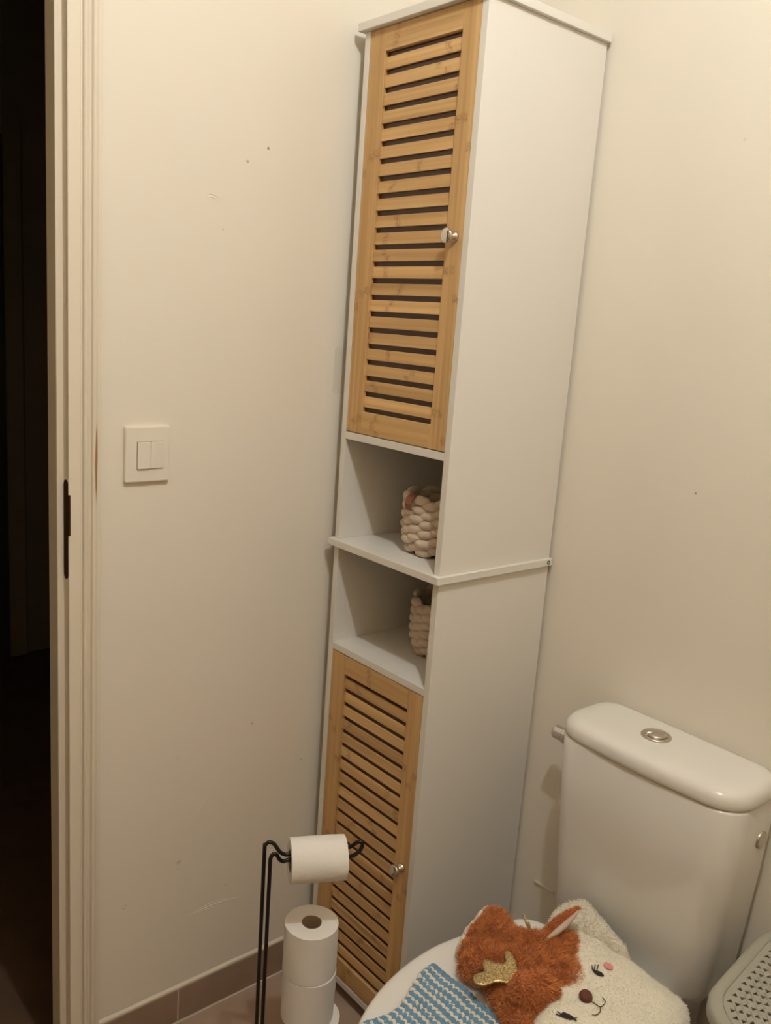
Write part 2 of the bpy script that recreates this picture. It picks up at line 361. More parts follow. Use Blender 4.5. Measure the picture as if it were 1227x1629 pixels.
# strike plate let into the rebate
pts = []
for k in range(9): a = math.pi * k / 8; pts.append((-.0285 + .0085 * math.cos(a), 1.158 + .0085 * math.sin(a)))
for k in range(9): a = math.pi + math.pi * k / 8; pts.append((-.0285 + .0085 * math.cos(a), 1.004 + .0085 * math.sin(a)))
sp = link('strike_plate', fixn(loft([[(x_, -.5445, z_) for x_, z_ in pts], [(x_, -.5462, z_) for x_, z_ in pts]])), M['darkgap'], door, (-.0285, -.545, 1.08))
sp['label'] = 'dark rusty metal strike plate'
box('chipped_edge', (-.0290, -.5460, 1.072), (-.0174, -.5418, 1.142), M['darkgap'], door, bev=.0008)
# corridor beyond the doorway
struct(box('floor_corridor', (-2.2, -2.2, -.1), (XW - .02, 1.6, -.002), M['wood_floor'], bev=0, origin=(0, 0, 0)), 'brown wooden corridor floor beyond the doorway', 'floor')
cw = struct(box('wall_corridor', (-2.3, -2.2, 0), (-2.2, 1.6, ZC), M['corr'], bev=0, origin=(0, 0, 0)), 'unlit corridor wall seen through the doorway', 'wall')
struct(box('wall_corridor_end', (-2.2, 1.6, 0), (XW - TW, 1.7, ZC), M['corr'], bev=0, origin=(0, 0, 0)), 'unlit end wall of the corridor', 'wall')
struct(box('wall_corridor_near', (-2.2, -2.3, 0), (XW - TW, -2.2, ZC), M['corr'], bev=0, origin=(0, 0, 0)), 'unlit near end wall of the corridor', 'wall')
struct(box('wall_corridor_side', (XW - TW, YW + .1, 0), (XW - TW + .05, 1.6, ZC), M['corr'], bev=0, origin=(0, 0, 0)), 'unlit corridor wall continuing behind the cabinet corner', 'wall')
struct(box('ceiling_corridor', (-2.3, -2.3, ZC), (XW - TW, 1.7, ZC + .1), M['corr'], bev=0, origin=(0, 0, 0)), 'unlit ceiling of the corridor', 'ceiling')
d2 = struct(empty('door_2', (-2.2, -.45, 0)), 'closed dark door across the corridor', 'door')
box('door_leaf', (-2.2, -.80, 0), (-2.17, .02, 2.04), M['corrdoor'], d2, bev=.002)
box('door_casing', (-2.2, .02, 0), (-2.18, .09, 2.1), M['corr'], d2, bev=.002)

# ------------------------------------------------------------------ tall cabinet
W, D, T = .314, .3062, .0145
ES, EF = .0088, .0115
ZS1, ZM, ZS2, ZB, ZT = 1.2413, 1.0195, .7970, .0453, 1.9755
cab = tag(empty('tall_cabinet', (W / 2, D / 2, 0)), 'tall narrow white bathroom cabinet with two slatted bamboo doors', 'cabinet')
def panel(name, lo, hi, m=None, bev=.0007): return box(name, lo, hi, m or M['white'], cab, bev=bev)
panel('side_panel', (0, 0, 0), (T, D, ZM - T)); panel('side_panel', (W - T, 0, 0), (W, D, ZM - T))
panel('side_panel', (0, 0, ZM), (T, D, ZT)); panel('side_panel', (W - T, 0, ZM), (W, D, ZT))
panel('top_panel', (-ES, -EF, ZT), (W + ES, D, ZT + T), bev=.001)
mid = panel('middle_panel', (-ES, -EF, ZM - T), (W + ES, D, ZM), bev=.001)
panel('shelf', (T, 0, ZS1 - T), (W - T, D - .004, ZS1)); panel('shelf', (T, 0, ZS2 - T), (W - T, D - .004, ZS2)); panel('bottom_panel', (T, 0, ZB - T), (W - T, D - .004, ZB))
panel('back_panel', (T, D - .004, ZB - T), (W - T, D - .001, ZM - T)); panel('back_panel', (T, D - .004, ZM), (W - T, D - .001, ZT))
st = link('sticker', lathe([(.0042, 0), (.0042, .0006)], (W + ES, D - .012, ZM - T / 2), (1, 0, 0), 20), M['green'], mid, (W + ES, D - .012, ZM - T / 2)); st['label'] = 'small round green printed mark'
link('sticker_dash', lathe([(.0016, 0), (.0016, .0008)], (W + ES, D - .012, ZM - T / 2), (1, 0, 0), 10), M['white'], mid, (W + ES, D - .012, ZM - T / 2))
cb = link('cam_bolt', lathe([(.006, 0), (.006, -.003), (.0035, -.003), (.0035, -.006)], (T, .058, ZM - T - .0075), (-1, 0, 0), 18), M['black'], cab, (T, .058, ZM - T - .0075))
DX0, DX1 = T + .001, W - T - .001
OX0, OX1 = .0595, .2573
def door_frame(z0, z1, oz0, oz1):
    bm = bmesh.new(); y0, y1 = .0004, .0160
    add_box(bm, (DX0, y0, z0), (OX0, y1, z1), .0011, 2, 0); add_box(bm, (OX1, y0, z0), (DX1, y1, z1), .0011, 2, 0)
    add_box(bm, (OX0 - .0005, y0, oz1), (OX1 + .0005, y1, z1), .0011, 2, 1); add_box(bm, (OX0 - .0005, y0, z0), (OX1 + .0005, y1, oz0), .0011, 2, 1)
    return mesh_of(bm)
GAP, SLAT = .0096, .02082
slat_me = None; knob_src = None
for dz0, lab in ((1.2428, 'upper bamboo door'), (.0488, 'lower bamboo door')):
    dz1 = dz0 + .7318; oz0 = dz0 + .0428; oz1 = oz0 + 22 * GAP + 21 * SLAT
    dr = link('door', door_frame(dz0, dz1, oz0, oz1), [M['bambV'], M['bambH']], cab, ((DX0 + DX1) / 2, .008, (dz0 + dz1) / 2))
    dr['label'] = lab + ' with horizontal slats'
    for k in range(21):
        z0 = oz0 + GAP + k * (GAP + SLAT); c = ((OX0 + OX1) / 2, .0085, z0 + SLAT / 2)
        if slat_me is None:
            s0 = box('slat', (OX0, .0040, z0), (OX1, .0085, z0 + SLAT), M['bambH'], dr, bev=.0006, origin=c); slat_me = s0.data
        else:
            o = bpy.data.objects.new('slat', slat_me); COL.objects.link(o); o.parent = dr; o.location = Vector(c) - ORG[dr.name]; ORG[o.name] = Vector(c)
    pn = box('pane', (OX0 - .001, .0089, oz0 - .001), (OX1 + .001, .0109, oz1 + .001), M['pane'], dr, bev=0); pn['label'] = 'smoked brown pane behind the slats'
    kz = 1.6075 if dz0 > 1 else .4135
    kc = Vector((.2795, .0004, kz))
    if knob_src is None:
        prof = [(.0098, 0), (.0100, .0020), (.0092, .0045), (.0066, .0070), (.0050, .0095), (.0050, .0125), (.0085, .0150), (.0118, .0168), (.0128, .0185), (.0128, .0205), (.0122, .0220), (.0100, .0232), (.0060, .0239), (.0015, .0241)]
        knob_src = link('knob', lathe(prof, kc, (0, -1, 0), 36), M['chrome'], dr, kc, True)
    else:
        child_copy(knob_src, dr, kc)

# ------------------------------------------------------------------ rope baskets
def basket(cx, cy, z0, R, H, rot, label, tabang=None, sq=0.0):
    b = tag(empty('rope_basket', (cx, cy, z0)), label, 'basket', 'rope baskets in the open shelves')
    ncol, nrow = 18, 6; pitch = H / (nrow + .25)
    def ell(ang, z, R_, tilt):
        vs, fs = [], []; n, mm = 12, 8
        c = Vector((math.cos(ang), math.sin(ang), 0)); t = Vector((-math.sin(ang), math.cos(ang), 0)); up = Vector((0, 0, 1))
        up2 = up * math.cos(tilt) + t * math.sin(tilt); t2 = t * math.cos(tilt) - up * math.sin(tilt)
        for i in range(mm + 1):
            u = -1 + 2 * i / mm; r = max(0.0, 1 - abs(u) ** 2.1) ** .62
            for k in range(n):
                a = 2 * math.pi * k / n
                q = Vector((cx, cy, z)) + c * (R_ - .004 * u * u) + t2 * (u * .0235 * R / .085) + up2 * (math.cos(a) * r * pitch * .53) + c * (math.sin(a) * r * .0098)
                q += Vector((noise.noise(q * 140), noise.noise(q * 140 + Vector((9, 0, 0))), noise.noise(q * 140 + Vector((0, 9, 0))))) * .0009
                vs.append(q)
        for i in range(mm):
            for k in range(n): fs.append((i * n + k, i * n + (k + 1) % n, (i + 1) * n + (k + 1) % n, (i + 1) * n + k))
        return pyd(vs, fs)
    for j in range(nrow):
        ms = []
        f = (j + .5) / nrow
        Rj = R * (1 - .16 * max(0, (1 - f * 3.0)) ** 2)
        for i in range(ncol):
            a = rot + 2 * math.pi * (i + .10 * j) / ncol
            zz = z0 + pitch * (j + .55 + (.42 if i % 2 else 0)) + random.uniform(-.001, .001)
            zz += sq * math.cos(a - 2.5) * f
            ms.append(ell(a, zz, Rj - .009 + random.uniform(-.001, .001), -.08 + random.uniform(-.05, .05)))
        link('braid_row', fixn(join_meshes(ms)), M['knitrope'], b, (cx, cy, z0 + pitch * (j + .5)), True)
    link('basket_lining', lathe([(R * .74, .006), (R - .012, .02), (R - .013, H - .006), (R - .016, H - .006), (R - .018, .024), (R * .7, .012), (.001, .012), (.001, .006)], (cx, cy, z0), (0, 0, 1), 28, False), M['knitrope'], b, (cx, cy, z0), True)
    if tabang is not None:
        c = Vector((math.cos(tabang), math.sin(tabang), 0)); t = Vector((-math.sin(tabang), math.cos(tabang), 0)); Z = Vector((0, 0, 1))
        base = Vector((cx, cy, z0)) + c * (R + .003); path = []
        pr = [(.003, -.026), (.006, -.014), (.0035, -.003), (-.006, .004), (-.018, .0015), (-.022, -.010)]
        rings = []
        for r, h in pr:
            p0 = base + c * r + Z * (H + h)
            rings.append([p0 + t * .009, p0 - t * .009, p0 - t * .009 + c * .0015 + Z * .0008, p0 + t * .009 + c * .0015 + Z * .0008])
        tb = link('leather_tab', fixn(loft(rings)), M['leather'], b, base + Z * H); tb['label'] = 'small folded brown leather tab'
    return b
basket(.186, .128, ZM, .086, .117, .1, 'beige braided rope basket with a leather tab on the shelf above the middle panel', tabang=math.radians(266))
basket(.180, .172, ZS2, .082, .117, .25, 'beige braided rope basket on the shelf just above the lower bamboo door', sq=.006)

# ------------------------------------------------------------------ light switch
sw = tag(empty('light_switch', (XW, -.4025, 1.154)), 'white double rocker light switch on the wall beside the doorway', 'switch')
def plate(y0, y1, z0, z1, x0, x1, r, ins):
    cy, cz, hy, hz = (y0 + y1) / 2, (z0 + z1) / 2, (y1 - y0) / 2, (z1 - z0) / 2
    rings = []
    for x_, i in ((x0, 0), (x1 - ins, 0), (x1 - ins * .3, ins * .35), (x1, ins)):
        rings.append([(x_, cy + a, cz + b) for a, b, c in rrect(0, 0, hy - i, hz - i, r, 0, 3)])
    return fixn(loft(rings))
link('switch_plate', plate(-.4445, -.3610, 1.1547, 1.2530, XW, XW + .0085, .003, .0022), M['plastic'], sw, (XW, -.4025, 1.204))
link('rocker_seat', plate(-.4236, -.3746, 1.1783, 1.2268, XW + .006, XW + .0087, .001, .0003), M['darkgap'], sw, (XW + .008, -.399, 1.2025))
def rocker(y0, y1, tilt):
    me = plate(y0, y1, 1.1790, 1.2262, XW + .007, XW + .0118, .001, .0007)
    for v in me.vertices:
        if v.co.x > XW + .0085: v.co.x += tilt * (v.co.z - 1.2026) / .0236
    link('rocker', me, M['plastic'], sw, (XW + .008, (y0 + y1) / 2, 1.2026))
rocker(-.4230, -.3990, -.0006); rocker(-.3984, -.3752, .0009)

# ------------------------------------------------------------------ toilet
TX = .665
toi = tag(empty('toilet', (TX, -.1, 0)), 'white ceramic close-coupled toilet with its seat lid closed', 'toilet')
def rr_sec(x0, x1, y0, y1, r, z): return rrect((x0 + x1) / 2, (y0 + y1) / 2, (x1 - x0) / 2, (y1 - y0) / 2, r, z, 8)
def tank_sec(x0, x1, y0, y1, rf, z, bow, rb=.02):
    """rounded front corners, squarer back, front slightly bowed"""
    p = []
    def arc(cx, cy, r, a0): 
        for k in range(9):
            a = math.radians(a0 + 90 * k / 8); p.append((cx + r * math.cos(a), cy + r * math.sin(a), z))
    arc(x1 - rb, y1 - rb, rb, 0); arc(x0 + rb, y1 - rb, rb, 90); arc(x0 + rf, y0 + rf, rf, 180)
    p2 = []
    n = 8
    for k in range(1, n): 
        t = k / n; p.append((x0 + rf + (x1 - x0 - 2 * rf) * t, y0 - bow * 4 * t * (1 - t), z))
    arc(x1 - rf, y0 + rf, rf, 270)
    return p
secs = []
for z, hw, y0, in ((.385, .150, .170), (.40, .155, .166), (.50, .164, .162), (.62, .1715, .1585), (.748, .1780, .1555), (.752, .1765, .158)):
    secs.append(tank_sec(TX - hw, TX + hw, y0, .3045, .048, z, .004))
link('tank', fixn(loft(secs)), M['ceramic'], toi, (TX, .24, .39), True)
secs = []
for z, ins in ((.7535, .006), (.7545, .002), (.757, .0005), (.762, 0), (.770, .0006), (.7775, .004), (.782, .0095), (.7850, .018), (.7865, .032), (.787, .045)):
    secs.append(tank_sec(TX - .1815 + ins, TX + .1815 - ins, .152 + ins, .3125 - ins * .55, .060 - ins * .5, z, .006, .040 - ins * .4))
lid = link('tank_lid', fixn(loft(secs)), M['ceramic'], toi, (TX, .23, .754), True)
bt = link('flush_ring', lathe([(.0005, 0), (.0262, 0), (.0262, .0022), (.0245, .0036), (.0205, .0042), (.0188, .0030), (.0005, .0028)], (.6445, .2365, .7865), (0, 0, 1), 40, False), M['satin'], lid, (.6445, .2365, .7865), True)
def half_button(sgn):
    rings = []
    for r, h in ((.0182, .0028), (.0182, .0052), (.0172, .0064), (.0120, .0078), (.004, .0084)):
        c = []
        a0 = 60
        for k in range(17):
            a = math.radians(a0 + sgn * (5 + 170 * k / 16)); c.append((.6445 + r * math.cos(a), .2365 + r * math.sin(a), .7865 + h))
        rings.append(c)
    return fixn(loft(rings))
for s in (1, -1): link('flush_button', half_button(s), M['satin'], lid, (.6445, .2365, .789), True)
cp = link('side_cap', lathe([(.0005, .004), (.011, .0038), (.0148, .0025), (.0152, .0), (.015, -.004)], (TX + .1752, .262, .681), (1, 0, 0), 32, False), M['satin'], toi, (TX + .1752, .262, .681), True)
cp['label'] = 'round chrome cap on the tank side'
# seat lid outline (half width by y)
YS = [.100, .096, .085, .06, .0, -.04, -.11, -.16, -.21, -.257, -.30, -.33, -.355, -.372, -.384, -.392, -.3955]
HW = [.060, .110, .130, .146, .158, .165, .1755, .173, .1645, .1500, .131, .113, .0925, .0735, .054, .031, .010]
def d_outline(off, z, n=72):
    ys, hw = np.array(YS), np.array(HW)
    # parametric left+right polyline, then offset inward by scaling along the normal
    right = [(TX + h, y) for y, h in zip(ys, hw)]; left = [(TX - h, y) for y, h in zip(ys[::-1], hw[::-1])]
    P = np.array(right + left); d = np.r_[0, np.cumsum(np.linalg.norm(np.diff(np.r_[P, P[:1]], axis=0), axis=1))]
    s = np.linspace(0, d[-1], n, endpoint=False); Q = np.c_[np.interp(s, d, np.r_[P[:, 0], P[0, 0]]), np.interp(s, d, np.r_[P[:, 1], P[0, 1]])]
    for _ in range(3): Q = .25 * np.roll(Q, 1, 0) + .5 * Q + .25 * np.roll(Q, -1, 0)
    t = np.roll(Q, -1, 0) - np.roll(Q, 1, 0); t /= np.linalg.norm(t, axis=1)[:, None]; nrm = np.c_[t[:, 1], -t[:, 0]]
    c = Q.mean(0); sg = np.sign(((c - Q) * nrm).sum(1))[:, None]; Q = Q + nrm * sg * off
    return [(a, b, z) for a, b in Q]
def radial(outl, f, z):
    c = np.mean(np.array(outl), 0); return [(c[0] + (p[0] - c[0]) * f, c[1] + (p[1] - c[1]) * f, z) for p in outl]
o0 = d_outline(0, 0)
secs = [d_outline(.008, .4145), d_outline(.002, .4148), d_outline(0, .418), d_outline(.0005, .423), d_outline(.003, .4268), d_outline(.008, .4288), d_outline(.018, .4298)]
last = d_outline(.018, .4298)
for f, z in ((.8, .4304), (.5, .4308), (.2, .4310)): secs.append(radial(last, f, z))
link('seat_lid', fixn(loft(secs)), M['seat'], toi, (TX, -.14, .42), True)
secs = [d_outline(.012, .3985), d_outline(.004, .399), d_outline(.002, .404), d_outline(.004, .411), d_outline(.010, .4132)]
link('seat_ring', fixn(loft(secs)), M['seat'], toi, (TX, -.14, .40), True)
def bowl_sec(f, yoff, z): return [(TX + (p[0] - TX) * f[0], (p[1] + .15) * f[1] - .15 + yoff, z) for p in o0]
secs = [bowl_sec(f, yo, z) for f, yo, z in (((.62, .62), .08, 0), ((.60, .60), .08, .03), ((.56, .56), .075, .14), ((.66, .66), .06, .24), ((.86, .86), .02, .33), ((.95, .95), .005, .375), ((.96, .96), .003, .397))]
link('bowl', fixn(loft(secs)), M['ceramic'], toi, (TX, -.1, 0), True)
link('tank_shelf', fixn(loft([rr_sec(TX - .11, TX + .11, -.02, .30, .03, .20), rr_sec(TX - .118, TX + .118, .03, .304, .03, .36), rr_sec(TX - .118, TX + .118, .03, .304, .03, .3965)])), M['ceramic'], toi, (TX, .2, .3), True)
for hx in (.586, TX * 2 - .586):
    hg = link('hinge', lathe([(.0125, 0), (.0125, .016), (.0105, .019), (.002, .0195)], (hx, .112, .397), (0, 0, 1), 24), M['chrome'], toi, (hx, .112, .397), True)
    link('hinge_pin', tube([(hx, .112, .409), (hx, .085, .421)], .0055, 12), M['chrome'], hg, (hx, .1, .41), True)

# supply valve on the tank's left side
vx, vy, vz = .4880, .250, .700
val = tag(empty('supply_valve', (vx, vy, vz)), 'small chrome water valve beside the toilet tank', 'valve')
link('valve_body', lathe([(.009, .0), (.009, .014), (.0125, .015), (.0125, .030), (.010, .032), (.010, .038)], (vx, vy, vz), (-1, 0, 0), 12), M['chrome'], val, (vx, vy, vz))
link('valve_knob', lathe([(.0145, .034), (.0160, .036), (.0160, .043), (.0140, .045), (.0142, .064), (.0128, .067), (.0035, .068), (.003, .067)], (vx, vy, vz), (-1, 0, 0), 10), M['chrome'], val, (vx - .05, vy, vz))
link('supply_pipe', tube(smooth_path([(vx - .024, vy, vz), (vx - .022, vy + .004, vz - .03), (vx - .005, vy + .03, vz - .07), (vx + .005, vy + .045, vz - .2), (vx + .005, vy + .045, .25), (vx + .005, YW, .22)]), .0055, 10), M['chrome'], val, (vx, vy, .4), True)

# ------------------------------------------------------------------ toilet paper stand and rolls
SX, SY = .282, -.216
stand = tag(empty('paper_stand', (.279, -.317, 0)), 'black wire toilet paper stand with a looped arm', 'paper stand')
cdir = Vector((math.cos(.8737), math.sin(.8737), 0)); fdir = Vector((-math.sin(.8737), math.cos(.8737), 0))
adir = (cdir * math.cos(.22) + fdir * math.sin(.22)).normalized()
RC = Vector((.2955, -.2224, .5320))          # middle of the hanging roll
nd = Vector((-adir.y, adir.x, 0)) * -1
WR = .0035
def A(s, h, q=0): return RC + adir * s + Vector((0, 0, h)) + nd * q
Zv = Vector((0, 0, 1))
core_h = .012
p1 = A(-.094, 0); p2 = A(-.0835, 0, .002)
loop = [A(.050, core_h - .004, -.004), A(.060, core_h - .002, -.004), A(.069, core_h + .006, -.002), A(.076, core_h + .009, 0), A(.0790, core_h + .003, .002), A(.0745, core_h - .006, .004), A(.064, core_h - .014, .005), A(.050, core_h - .018, .003)]
path = [Vector((p1.x, p1.y, .012)), Vector((p1.x, p1.y, .2)), Vector((p1.x, p1.y, .45)), A(-.0942, .018), A(-.093, .026), A(-.087, .031), A(-.078, .027), A(-.068, .012), A(-.060, .006), A(-.050, core_h - .007), A(0, core_h - .004)] + loop + [A(0, -.006), A(-.050, -.006), A(-.060, -.008), A(-.067, -.004), A(-.073, .006), A(-.079, .007), A(-.0830, .001, .002), A(-.0835, -.012, .002), Vector((p2.x, p2.y, .45)), Vector((p2.x, p2.y, .2)), Vector((p2.x, p2.y, .012))]
link('wire_arm', tube(smooth_path(path, 7), WR, 8), M['black'], stand, (p1.x, p1.y, .3), True)
ring = [Vector((SX + .0, SY + .0, .004)) + Vector((math.cos(a), math.sin(a), 0)) * .085 for a in np.linspace(0, 2 * math.pi, 49)]
link('base_ring', tube(ring, .004, 8), M['black'], stand, (SX, SY, .004), True)
foot = [Vector((p1.x, p1.y, .014)), Vector((p1.x, p1.y, .005)), Vector((SX, SY - .086, .004))]
link('base_bar', tube(foot, .0035, 8), M['black'], stand, p1, True)
def roll(name, c, axis, R, h, label, group, core=.0185, seed=0):
    r = tag(empty(name, c), label, 'paper roll', group)
    ax = Vector(axis).normalized(); u = ax.orthogonal().normalized(); v = ax.cross(u)
    def ring(rad, t, wob):
        out = []
        for k in range(48):
            a = 2 * math.pi * k / 48; rr = rad + wob * noise.noise((math.cos(a) * 1.6, math.sin(a) * 1.6, t * 14 + seed * 5))
            out.append(Vector(c) + ax * t + (u * math.cos(a) + v * math.sin(a)) * rr)
        return out
    rs = [ring(core, .001, .0012), ring(R * .7, 0.0004, .001), ring(R - .002, .0002, .001), ring(R - .0003, .0010, .0012)]
    for k in range(1, 9): rs.append(ring(R, .0025 + (h - .005) * k / 9, .0014))
    rs += [ring(R - .0003, h - .0010, .0012), ring(R - .002, h - .0003, .001), ring(R * .7, h - .0003, .001), ring(core, h - .001, .0012)]
    link('paper', fixn(loft(rs, False)), M['paper'], r, c, 35)
    link('card_core', fixn(loft([ring(core, .001, .0012), ring(core, h * .5, .0012), ring(core, h - .001, .0012), ring(core - .001, h - .001, .0012), ring(core - .001, h * .5, .0012), ring(core - .001, .001, .0012)], False)), M['card'], r, c, True)
    return r
RH = .0968
labs = ['bottom toilet paper roll of the stack, standing on the floor', 'toilet paper roll second from the floor, shifted out of line in the stack', 'toilet paper roll just below the top of the stack', 'topmost toilet paper roll of the upright stack, its open core showing']
offs = [(.003, -.001), (.0115, .0085), (.0012, .0004), (0, 0)]
for k in range(4):
    roll('toilet_paper_roll', (SX + offs[k][0], SY + offs[k][1], .0004 + k * RH), (0, 0, 1), .0492, RH - .0004, labs[k], 'stacked toilet paper rolls', seed=k)
roll('toilet_paper_roll', tuple(RC - adir * .050 + Zv * -.0078), adir, .0388, .1, 'toilet paper roll hanging on the black wire arm', 'toilet paper rolls on the stand', core=.0195, seed=9)

# ------------------------------------------------------------------ fabric helpers
def poly_dist(P, Q):
    """signed distance (positive inside) of points Q to closed polygon P"""
    P = np.asarray(P); Q = np.asarray(Q); A_ = P; B_ = np.roll(P, -1, 0)
    d = np.full(len(Q), 1e9); inside = np.zeros(len(Q), bool)
    for a, b in zip(A_, B_):
        ab = b - a; t = np.clip(((Q - a) @ ab) / (ab @ ab + 1e-12), 0, 1); d = np.minimum(d, np.linalg.norm(Q - a - t[:, None] * ab, axis=1))
        c = ((a[1] > Q[:, 1]) != (b[1] > Q[:, 1])) & (Q[:, 0] < (b[0] - a[0]) * (Q[:, 1] - a[1]) / (b[1] - a[1] + 1e-15) + a[0]); inside ^= c
    return np.where(inside, d, -d)
def resample(P, step, closed=True, smooth=2):
    P = np.asarray(P, float); C = np.r_[P, P[:1]] if closed else P
    d = np.r_[0, np.cumsum(np.linalg.norm(np.diff(C, axis=0), axis=1))]; n = max(8, int(d[-1] / step)); s = np.linspace(0, d[-1], n, endpoint=not closed)
    Q = np.c_[np.interp(s, d, C[:, 0]), np.interp(s, d, C[:, 1])]
    for _ in range(smooth): Q = .25 * np.roll(Q, 1, 0) + .5 * Q + .25 * np.roll(Q, -1, 0)
    return Q
def tri2d(P, grid):
    lo, hi = P.min(0), P.max(0); gx, gy = np.meshgrid(np.arange(lo[0], hi[0], grid), np.arange(lo[1], hi[1], grid)); gx[1::2] += grid / 2
    G = np.c_[gx.ravel(), gy.ravel()]; d = poly_dist(P, G); G = G[d > grid * .5]
    V = [Vector(p) for p in P] + [Vector(g) for g in G]; n = len(P)
    r = geometry.delaunay_2d_cdt(V, [(i, (i + 1) % n) for i in range(n)], [], 1, 1e-6)
    return np.array([tuple(v) for v in r[0]]), [tuple(f) for f in r[2]]
def pillow(P, zfun, thick, s, grid=.004, lump=.003, step=.004, freq=28, under=.25):
    P = resample(P, step); V, F = tri2d(P, grid); d = np.maximum(poly_dist(P, V), 0); n = len(V)
    h = np.sqrt(np.maximum(0, 1 - (1 - np.minimum(d / s, 1)) ** 2))
    edge = d < 1e-6
    top, bot = [], []
    for (x_, y_), hh, e in zip(V, h, edge):
        z0 = zfun(x_, y_); l = lump * noise.noise((x_ * freq, y_ * freq, thick * 50)) * hh
        top.append((x_, y_, z0 + thick * (under + (1 - under) * hh) + l)); bot.append((x_, y_, z0 + thick * under * (1 - hh)))
    v = top + bot; f = []
    for t in F:
        a, b, c = (V[i] for i in t); cw_ = (b[0] - a[0]) * (c[1] - a[1]) - (b[1] - a[1]) * (c[0] - a[0])
        t = t if cw_ > 0 else t[::-1]
        f.append(tuple(t)); f.append(tuple(n + i for i in t[::-1]))
    me = pyd(v, f); bm = bmesh.new(); bm.from_mesh(me); bmesh.ops.remove_doubles(bm, verts=bm.verts, dist=1e-5); bmesh.ops.recalc_face_normals(bm, faces=bm.faces); bm.to_mesh(me); bm.free()
    # close the rim
    bm = bmesh.new(); bm.from_mesh(me); es = [e for e in bm.edges if e.is_boundary]
    if es:
        bm.verts.ensure_lookup_table()
        try: bmesh.ops.bridge_loops(bm, edges=es)
        except Exception: pass
        bmesh.ops.recalc_face_normals(bm, faces=bm.faces)
    bm.to_mesh(me); bm.free(); return me
def ztop(me, x_, y_, default):
    from mathutils.bvhtree import BVHTree
    k = id(me)
    if k not in ztop.c: ztop.c[k] = BVHTree.FromPolygons([v.co for v in me.vertices], [p.vertices for p in me.polygons])
    h = ztop.c[k].ray_cast(Vector((x_, y_, 2)), Vector((0, 0, -1)))
    return h[0].z if h[0] else default
ztop.c = {}
def fur(me, n, length, width, comb, jitter, curl=0.0, only_up=True, rootmask=None):
    """strands grown on a mesh: thin tapering two-segment blades"""
    co = np.array([v.co[:] for v in me.vertices]); tr = []; ar = []; nm = []
    me.calc_loop_triangles()
    T_ = np.array([t.vertices[:] for t in me.loop_triangles]); a, b, c = co[T_[:, 0]], co[T_[:, 1]], co[T_[:, 2]]
    N_ = np.cross(b - a, c - a); ar = np.linalg.norm(N_, axis=1) + 1e-15; N_ = N_ / ar[:, None]
    wgt = ar.copy()
    if only_up: wgt[N_[:, 2] < -.15] = 0
    idx = np.random.choice(len(T_), n, p=wgt / wgt.sum()); r1 = np.sqrt(np.random.rand(n, 1)); r2 = np.random.rand(n, 1)
    P0 = a[idx] * (1 - r1) + b[idx] * r1 * (1 - r2) + c[idx] * r1 * r2
    if rootmask is not None:
        k = rootmask(P0); P0 = P0[k]; idx = idx[k]; n = len(P0)
    Nn = N_[idx]; cl = np.array([[noise.noise((p[0] * 55, p[1] * 55, 3)), noise.noise((p[0] * 55, p[1] * 55, 9)), 0] for p in P0])
    dirv = Nn * .75 + np.asarray(comb) * .65 + cl * 1.25 + np.random.randn(n, 3) * jitter; dirv /= np.linalg.norm(dirv, axis=1)[:, None]
    L_ = length * (.6 + .6 * np.random.rand(n, 1)); side = np.cross(dirv, np.random.randn(n, 3)); side /= np.linalg.norm(side, axis=1)[:, None] + 1e-9
    P1 = P0 + dirv * L_ * .5 + np.random.randn(n, 3) * curl; d2_ = dirv + np.asarray(comb) * .5 + np.random.randn(n, 3) * jitter * .8; P2 = P1 + d2_ / np.linalg.norm(d2_, axis=1)[:, None] * L_ * .5
    w2 = width / 2; V = np.stack([P0 - side * w2, P0 + side * w2, P1 - side * w2 * .8, P1 + side * w2 * .8, P2], 1).reshape(-1, 3)
    B = (np.arange(n) * 5)[:, None]; F = [tuple(q) for q in (B + np.array([0, 1, 3, 2]))] + [tuple(q) for q in (B + np.array([2, 3, 4]))]
    return pyd(V.tolist(), [tuple(int(i) for i in q) for q in F])
def flat(P, zf, th, step=.002, smooth=1):
    """thin sheet following a height field"""
    P = resample(P, step, True, smooth); V, F = tri2d(P, .004); n = len(V)
    top = [(x_, y_, zf(x_, y_) + th) for x_, y_ in V]; bot = [(x_, y_, zf(x_, y_)) for x_, y_ in V]; f = []
    for t in F: f.append(t); f.append(tuple(n + i for i in t[::-1]))
    bm = bmesh.new(); vs = [bm.verts.new(q) for q in top + bot]
    for q in f:
        try: bm.faces.new([vs[i] for i in q])
        except ValueError: pass
    bmesh.ops.recalc_face_normals(bm, faces=bm.faces); es = [e for e in bm.edges if e.is_boundary]
    bmesh.ops.bridge_loops(bm, edges=es); bmesh.ops.recalc_face_normals(bm, faces=bm.faces); return mesh_of(bm)

# ------------------------------------------------------------------ plush fawn on the seat lid
ZL = .4312
fawn = tag(empty('plush_fawn', (.70, -.01, ZL)), 'orange and cream plush fawn with gold antlers lying on the toilet lid', 'plush toy')
ORANGE = [(0.5017,0.0045),(0.5250,0.0203),(0.5488,0.0137),(0.5683,0.0018),(0.5865,0.0086),(0.6045,0.0318),(0.6210,0.0586),(0.6468,0.0875),(0.6655,0.0600),(0.6851,0.0362),(0.7065,0.0168),(0.7293,-0.0032),(0.7367,-0.0226),(0.7265,-0.0484),(0.7146,-0.0719),(0.7131,-0.0939),(0.7172,-0.1162),(0.7301,-0.1398),(0.7426,-0.1626),(0.7171,-0.1682),(0.6974,-0.1589),(0.6733,-0.1522),(0.6413,-0.1350),(0.6245,-0.1287),(0.6073,-0.1366),(0.5879,-0.1426),(0.5697,-0.1317),(0.5465,-0.1059),(0.5223,-0.0591)]
